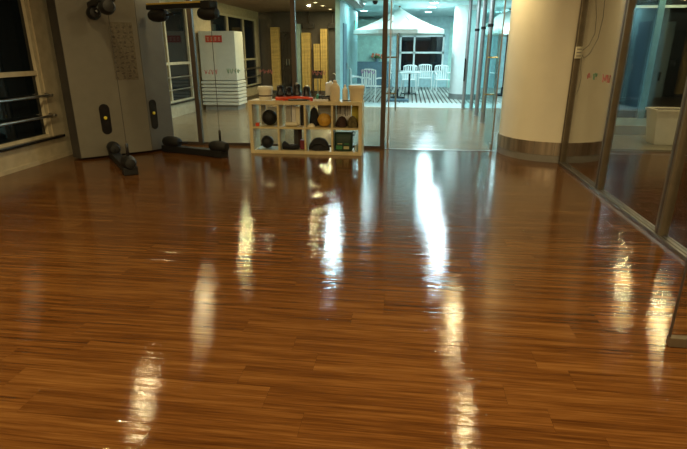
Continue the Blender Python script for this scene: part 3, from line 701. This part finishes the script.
lump('beige_cloth', (-1.385, 7.37, ZM), (0.055, 0.04, 0.05), 'cream_plastic', 'small beige cloth beside the amber round bag', 'cloth', 5)
folder(-1.33, -1.12, 7.62, ZM, 0.29, 'folder_grey', 'pale folder standing at the back of the third upper compartment', 0.02)
lump('dark_clothes', (-0.95, 7.46, ZM), (0.08, 0.11, 0.15), 'dark_brown', 'dark brown folded clothes in the upper right compartment', 'clothes', 6)
lump('olive_scarf', (-0.785, 7.42, ZM), (0.075, 0.075, 0.165), 'olive', 'olive patterned scarf in the upper right compartment', 'clothes', 8)
bc = thing('barcode_box', 'white box with dark printed bars behind the brown clothes', 'box', (-0.93, 7.62, ZM))
obj('carton', box(BM(), -1.05, -0.83, 7.60, 7.65, ZM, ZM + 0.30), 'paper', bc, bevel=0.003)
rnd = random.Random(5)
for i in range(8): obj('bar', box(BM(), -1.04 + i * .025, -1.04 + i * .025 + rnd.uniform(.006, .014), 7.5985, 7.5998, ZM + .13 + rnd.uniform(0, .04), ZM + .29), 'plastic_black', bc)
folder(-0.82, -0.70, 7.60, ZM, 0.30, 'yellow_card', 'yellow card folder at the back of the upper right compartment', 0.03)
# lower row
sheet('blue_cloth', -2.22, -1.90, 7.34, 7.62, ZB, 'clear_plastic', 'pale blue plastic sheet under the lower black ball', 'sheet', 0.003, 9)
st = thing('sandal', 'black sports shoe lying in the second lower compartment', 'shoe', (-1.72, 7.42, ZB))
pr = []
for i in range(11):
    t = i / 10; x = -1.843 + 0.258 * t; wd = 0.042 + 0.012 * math.cos(t * 6.2); hh = 0.115 - 0.075 * (t ** 0.6) + 0.02 * math.sin(t * 9)
    if i in (0, 10): wd *= .5; hh *= .7
    pr.append([(x, 7.42 + wd * math.cos(a), ZB + .014 + max(0, hh * (0.5 + .5 * math.sin(a)))) for a in [2 * math.pi * k / 12 for k in range(12)]])
obj('upper', rings(BM(), pr), 'fabric_black', st, smooth=True)
obj('sole', rings(BM(), [[(x, y, z) for (x, y) in [(-1.715 + .132 * math.cos(a), 7.42 + .05 * math.sin(a)) for a in [2 * math.pi * k / 18 for k in range(18)]]] for z in (ZB, ZB + .016)]), 'rubber_black', st)
tag(obj('maroon_box', box(BM(), -1.573, -1.488, 7.42, 7.50, ZB, ZB + .14), 'maroon', bevel=0.006), 'maroon box beside the black shoe in the lower row', 'box')
tag(obj('brown_plank', box(BM(), -1.63, -1.575, 7.56, 7.59, ZB, ZB + .30), 'dark_brown', bevel=0.003), 'upright brown board leaning behind the maroon box', 'board')
sheet('paper_sheet', -1.84, -1.64, 7.50, 7.64, ZB, 'paper', 'pale sheet lying behind the black shoe', 'paper', 0.002, 12)
bb = thing('gym_bag', 'slumped black gym bag filling the third lower compartment', 'bag', (-1.29, 7.46, ZB))
lump('bag_body', (-1.285, 7.46, ZB), (0.152, 0.12, 0.185), 'fabric_black', '', '', 11, bb, jag=0.06)
obj('bag_strap', tube(BM(), [(-1.41, 7.36, ZB + .05), (-1.34, 7.345, ZB + .10), (-1.25, 7.34, ZB + .11), (-1.17, 7.355, ZB + .06)], 0.008, 6), 'rubber_black', bb, smooth=True)
gb = thing('green_bag', 'dark green printed drawstring bag in the lower right compartment', 'bag', (-0.93, 7.43, ZB))
obj('bag_body', rings(BM(), [[(x, y, z) for (x, y) in [(-0.918 + sx * math.copysign(abs(math.cos(a)) ** .5, math.cos(a)), 7.43 + sy * math.copysign(abs(math.sin(a)) ** .5, math.sin(a))) for a in [2 * math.pi * k / 20 for k in range(20)]]] for sx, sy, z in ((.125, .07, ZB), (.135, .08, ZB + .03), (.132, .078, ZB + .18), (.138, .05, ZB + .255), (.13, .03, ZB + .27))]), 'bag_green', gb, smooth=True)
obj('handle_loop', tube(BM(), [(-0.815, 7.41, ZB + .25), (-0.775, 7.40, ZB + .285), (-0.745, 7.40, ZB + .275), (-0.755, 7.40, ZB + .235), (-0.80, 7.41, ZB + .235)], 0.010, 6), 'fabric_black', gb, smooth=True)
obj('printed_text', box(BM(), -1.00, -0.93, 7.3465, 7.349, ZB + .105, ZB + .118), 'bag_print', gb); obj('printed_text', box(BM(), -0.90, -0.83, 7.3465, 7.349, ZB + .105, ZB + .116), 'bag_print_green', gb)
obj('printed_patch', box(BM(), -0.91, -0.83, 7.3465, 7.349, ZB + .035, ZB + .075), 'bag_print', gb); obj('printed_patch', box(BM(), -1.02, -0.93, 7.3465, 7.349, ZB + .03, ZB + .085), 'bag_print_green', gb)
lump('plastic_pouch', (-0.7335, 7.45, ZB), (0.032, 0.08, 0.10), 'clear_plastic', 'pale blue plastic pouch squeezed beside the dark green bag', 'pouch', 15)

# ------------------------------------------------------------------ hall things
lc = thing('louvred_cabinet', 'white cabinet with louvred lower half and red plaque in the hall', 'cabinet', (-4.72, 13.05, 0))
CX0, CX1, CY0, CY1 = -5.20, -4.28, 12.80, 13.45
obj('plinth', box(BM(), CX0 + .03, CX1 - .03, CY0 + .03, CY1, 0, 0.12), 'cabinet_base', lc)
obj('body', box(BM(), CX0, CX1, CY0, CY1, 0.74, 1.90), 'cabinet_white', lc, bevel=0.012)
obj('louvre_core', box(BM(), CX0 + .03, CX1 - .03, CY0 + .03, CY1 - .01, 0.12, 0.74), 'cabinet_base', lc)
for i in range(7):
    z = 0.13 + i * 0.0875
    obj('louvre_slat', rings(BM(), [[(CX0 - .02 + a, CY0 - .02 + a, z + h), (CX1 + .02 - a, CY0 - .02 + a, z + h), (CX1 + .02 - a, CY1, z + h), (CX0 - .02 + a, CY1, z + h)] for a, h in ((0, 0), (0.0, .05), (.03, .066))]), 'cabinet_white', lc)
pq = obj('red_plaque', box(BM(), -5.02, -4.60, CY0 - .012, CY0 - .001, 1.64, 1.80), 'sign_red', lc, bevel=0.002)
rnd = random.Random(12)
for i in range(4):
    bm = BM(); x = -4.985 + i * .095
    for q in range(3): box(bm, x + rnd.uniform(0, .01), x + .05 + rnd.uniform(0, .015), CY0 - .0135, CY0 - .012, 1.685 + q * .03, 1.695 + q * .03)
    box(bm, x + .028, x + .036, CY0 - .0137, CY0 - .0121, 1.675, 1.765)
    obj('plaque_character', bm, 'sign_ink', pq)
# hall end: yellow wooden panels, dark doors, pale pilaster
for i, (x0, x1, z0, z1) in enumerate(((-4.80, -4.52, .1, 2.2), (-3.72, -3.42, .1, 2.02), (-3.30, -3.08, .1, 1.66), (-3.06, -2.82, .1, 2.14))):
    t = thing('locker_panel', ('tall yellow wooden panel left of the dark hall door', 'wide yellow wooden panel right of the pale blue pilaster', 'short yellow wooden panel between two taller ones', 'tall narrow yellow wooden panel at the right of the hall end')[i], 'panel', ((x0 + x1) / 2, 18.3, 0))
    obj('plinth', box(BM(), x0, x1, 18.22, DARK_Y - .005, 0, z0), 'wall_dark', t)
    n = 3
    for k in range(n): obj('board', box(BM(), x0 + (x1 - x0) * k / n + .004, x0 + (x1 - x0) * (k + 1) / n - .004, 18.2, DARK_Y - .005, z0, z1), 'wood_yellow', t, bevel=0.004)
dd = sroot('door_1', (-4.25, 18.4, 0), 'dark double door at the end of the hall')
for k in range(2):
    p_ = struct('door_panel', box(BM(), -4.47 + k * .22, -4.26 + k * .22, 18.36, DARK_Y - .004, 0.01, 2.05), 'plastic_black', parent=dd, bevel=0.006)
    struct('door_handle', tube(BM(), [(-4.29 + k * .09, 18.34, .95), (-4.29 + k * .09, 18.34, 1.15)], 0.012, 8), 'steel', parent=p_)
tag(obj('pilaster', box(BM(), -3.99, -3.76, 18.1, DARK_Y - .005, 0, 2.30), 'pale_blue', bevel=0.01), 'pale blue pilaster beside the dark hall door', 'pilaster')
for i, (x0, x1) in enumerate(((-3.70, -3.30), (-2.80, -2.50))):
    t = thing('sign_box', ('black sign box above the wide yellow panel', 'black sign box at the right of the hall end')[i], 'sign', ((x0 + x1) / 2, 18.3, 2.16))
    obj('case', box(BM(), x0, x1, 18.3, DARK_Y - .005, 2.16, 2.32), 'plastic_black', t, bevel=0.01)
    obj('bracket', box(BM(), (x0 + x1) / 2 - .02, (x0 + x1) / 2 + .02, 18.4, DARK_Y - .004, 2.32, ZH), 'plastic_black', t)
pdr = sroot('door_2', (-1.83, 14.9, 0), 'narrow dark door in the pale wall by the balcony')
struct('door_panel', box(BM(), -1.829, -1.80, 14.6, 15.3, 0.014, 2.15), 'slate_blue', parent=pdr)
struct('door_handle', tube(BM(), [(-1.78, 15.2, .95), (-1.78, 15.2, 1.1)], 0.012, 8), 'steel', parent=pdr)
ds = thing('side_chair_sign', 'small black stand sign in front of the yellow panels', 'sign', (-3.1, 16.2, 0))
obj('board', box(BM(), -2.98, -2.66, 16.18, 16.20, 0.62, 0.86), 'plastic_black', ds, bevel=0.003)
obj('stem', tube(BM(), [(-2.82, 16.21, 0.015), (-2.82, 16.21, 0.7)], 0.015, 8), 'steel', ds); obj('foot', lathe(BM(), [(0.14, 0), (0.14, .012), (0.02, .02)], (-2.82, 16.21, 0), 18), 'steel', ds)
# ceiling duct and dome camera in the corridor
tag(obj('ceiling_duct', box(BM(), -1.55, -1.30, 11.6, 15.0, ZH - .16, ZH - .001), 'cabinet_base', bevel=0.01), 'long grey duct under the pale corridor ceiling', 'duct')
dc = thing('dome_camera', 'small black dome camera under the pale ceiling', 'camera', (-0.95, 14.4, ZH))
obj('mount', lathe(BM(), [(0.06, -.03), (0.06, 0)], (-0.95, 14.4, ZH), 16), 'white_plastic', dc); obj('dome', lathe(BM(), [(0.001, -.12), (0.04, -.11), (0.07, -.06), (0.07, -.03)], (-0.95, 14.4, ZH), 16), 'plastic_black', dc, smooth=True)

# ------------------------------------------------------------------ balcony things
struct('wall_column_2', lathe(BM(), [(0.48, 0.16), (0.48, 2.719)], (1.78, 17.0, 0), 40), 'white_metal', 'white round column on the balcony deck', smooth=True)
struct('trim_4', lathe(BM(), [(0.50, 0.0), (0.50, 0.16), (0.47, 0.162)], (1.78, 17.0, 0), 40), 'cabinet_base', 'grey base ring of the balcony column', smooth=True)
def umbrella(loc, label):
    t = thing('patio_umbrella', label, 'umbrella', (0, 0, 0), 'patio umbrellas')
    obj('pole', tube(BM(), [(0, 0, 0.05), (0, 0, 2.62)], 0.024, 10), 'umbrella_pole', t, smooth=True)
    obj('base', lathe(BM(), [(0.26, 0), (0.26, .05), (0.05, .08), (0.04, .28), (0.001, .28)], (0, 0, 0), 22), 'plastic_black', t, smooth=True)
    bm = BM(); n = 8; sub = 4; rs = []
    for lay in (0, 1):
        for j in range(5):
            s = (1 - j / 4) if lay == 0 else j / 4; s = max(s, .015); ring = []
            for k in range(n * sub):
                a = 2 * math.pi * k / (n * sub) + math.pi / 8; f_ = (k % sub) / sub; sag = math.cos(math.pi / n) / math.cos((f_ - .5) * 2 * math.pi / n)
                rr = 1.45 * s * sag; z = 2.02 + 0.66 * (1 - s) ** 1.0 - 0.10 * math.sin(math.pi * s) * .6 + (.0 if lay == 0 else -.008)
                ring.append((rr * math.cos(a), rr * math.sin(a), z))
            rs.append(ring)
    cn = obj('canopy', rings(bm, rs, False), 'canvas', t, smooth=True)
    vb = BM(); rs = []
    for s, h in ((1.0, 0), (1.0, -.11), (0.996, -.11), (0.996, 0)):
        rs.append([(1.45 * s * (math.cos(math.pi / 8) / math.cos(((k % sub) / sub - .5) * math.pi / 4)) * math.cos(2 * math.pi * k / 32 + math.pi / 8), 1.45 * s * (math.cos(math.pi / 8) / math.cos(((k % sub) / sub - .5) * math.pi / 4)) * math.sin(2 * math.pi * k / 32 + math.pi / 8), 2.02 + h) for k in range(32)])
    obj('valance', rings(vb, rs, False), 'canvas', cn)
    obj('finial', lathe(BM(), ball(.035, 6), (0, 0, 2.71), 12), 'umbrella_pole', t, smooth=True)
    for k in range(8):
        a = 2 * math.pi * k / 8 + math.pi / 8; obj('rib', tube(BM(), [(0.03 * math.cos(a), .03 * math.sin(a), 2.60), (1.42 * math.cos(a), 1.42 * math.sin(a), 2.0)], 0.008, 5), 'umbrella_pole', t)
    t.location = loc; return t
um = umbrella((-0.36, 16.7, 0), 'white patio umbrella seen through the corridor, left of the white column')
dup(um, (3.15, 18.2, 0), 0.3, 'white patio umbrella right of the white balcony column', 'patio umbrellas')
def chair():
    t = thing('garden_chair', 'x x x x', 'chair', (0, 0, 0), 'white garden chairs on the balcony')
    obj('seat', box(BM(), -.25, .25, -.24, .24, .42, .445), 'white_metal', t, bevel=0.008)
    for sx in (-1, 1):
        obj('leg', tube(BM(), [(sx * .24, -.22, .62), (sx * .245, -.225, .42), (sx * .26, -.25, 0)], 0.016, 8), 'white_metal', t, smooth=True)
        obj('leg', tube(BM(), [(sx * .24, .24, .90), (sx * .24, .22, .43), (sx * .26, .30, 0)], 0.016, 8), 'white_metal', t, smooth=True)
        obj('armrest', tube(BM(), [(sx * .24, .235, .66), (sx * .27, .1, .68), (sx * .28, -.1, .67), (sx * .25, -.22, .61)], 0.02, 8), 'white_metal', t, smooth=True)
    obj('top_rail', tube(BM(), [(-.24, .24, .89), (-.12, .25, .92), (.12, .25, .92), (.24, .24, .89)], 0.022, 8), 'white_metal', t, smooth=True)
    for i in range(5): obj('back_slat', box(BM(), -.19 + i * .083, -.145 + i * .083, .225, .24, .45, .905), 'white_metal', t)
    return t
ch = chair()
spots = (((1.22, 19.6), 0.15, 'white garden chair below the balcony window beside the column'), ((0.02, 19.6), -0.1, 'white garden chair behind the pedestal table'),
         ((0.62, 20.7), 0.0, 'white garden chair farthest away under the window middle'), ((-1.62, 16.4), 1.9, 'white garden chair nearest behind the teal glass'),
         ((-1.05, 15.75), 2.6, 'white garden chair by the umbrella pole'), ((-2.4, 18.6), 0.5, 'white garden chair deeper behind the teal glass'))
for i, ((x, y), rz, lb) in enumerate(spots):
    if i == 0: ch.location = (x, y, 0); ch.rotation_euler.z = rz; ch['label'] = lb
    else: dup(ch, (x, y, 0), rz, lb)
tb = thing('pedestal_table', 'small round white table on a dark pedestal under the umbrella', 'table', (0.02, 18.55, 0))
obj('tabletop', lathe(BM(), [(0.40, .70), (0.42, .705), (0.42, .725), (0.40, .73)], (0.02, 18.55, 0), 28), 'white_metal', tb, smooth=True)
obj('pedestal', tube(BM(), [(0.02, 18.55, .02), (0.02, 18.55, .70)], .035, 12), 'plastic_black', tb, smooth=True)
obj('foot', lathe(BM(), [(0.26, 0), (0.26, .02), (0.05, .05)], (0.02, 18.55, 0), 22), 'plastic_black', tb, smooth=True)
tag(obj('speaker_base', box(BM(), -0.62, 0.02, 15.6, 16.0, 0.0, 0.06), 'slate_blue', bevel=0.01), 'low dark slab lying on the deck by the umbrella', 'slab')
fp = thing('flower_pot', 'orange-pink flowers on the dark blue ledge behind teal glass', 'flowers', (-1.3, 21.4, 1.02))
obj('pot', lathe(BM(), [(0.06, 0), (0.09, .12), (0.085, .12)], (-1.3, 21.4, 1.02), 14), 'slate_blue', fp)
rnd = random.Random(2)
for i in range(9):
    x, y, z = -1.3 + rnd.uniform(-.2, .2), 21.4 + rnd.uniform(-.06, .06), 1.2 + rnd.uniform(-.04, .14)
    obj('bloom', lathe(BM(), ball(.055, 5), (x, y, z), 8), 'flower', fp, smooth=True)
obj('stems', lathe(BM(), [(0.07, .10), (0.14, .16), (0.05, .24)], (-1.3, 21.4, 1.02), 10), 'stalk', fp)
ex = thing('exit_sign', 'small glowing green exit sign beyond the teal glass', 'sign', (-1.75, 17.6, 2.2))
obj('case', box(BM(), -1.825, -1.79, 17.5, 17.7, 2.05, 2.35), 'white_plastic', ex); obj('face', box(BM(), -1.79, -1.786, 17.52, 17.68, 2.07, 2.33), 'exit_glow', ex)
spk = thing('wall_speaker', 'small black box fixed high on the pale corridor wall', 'speaker', (4.1, 12.4, 1.5))
obj('case', box(BM(), 4.06, 4.199, 12.3, 12.5, 1.45, 1.75), 'plastic_black', spk, bevel=0.01); obj('grille', box(BM(), 4.055, 4.06, 12.32, 12.48, 1.47, 1.73), 'cabinet_base', spk)

# ------------------------------------------------------------------ side room bin
bn = thing('waste_bin', 'tall tapered white bin behind the right glass partition', 'bin', (4.1, 8.72, 0.03))
def sq(hx, hy, z, cx=4.1, cy=8.75): return [(cx - hx, cy - hy, z), (cx + hx, cy - hy, z), (cx + hx, cy + hy, z), (cx - hx, cy + hy, z)]
obj('body', rings(BM(), [sq(.185, .15, 0.03), sq(.25, .19, .56)]), 'bin_white', bn, bevel=0.02)
rb = BM(); rings(rb, [sq(.25, .19, .545), sq(.265, .205, .55), sq(.265, .205, .585), sq(.235, .175, .585), sq(.23, .17, .562)], True); obj('rim', rb, 'bin_white', bn)
obj('liner', box(BM(), 3.88, 4.32, 8.59, 8.91, .563, .572), 'plastic_black', bn)
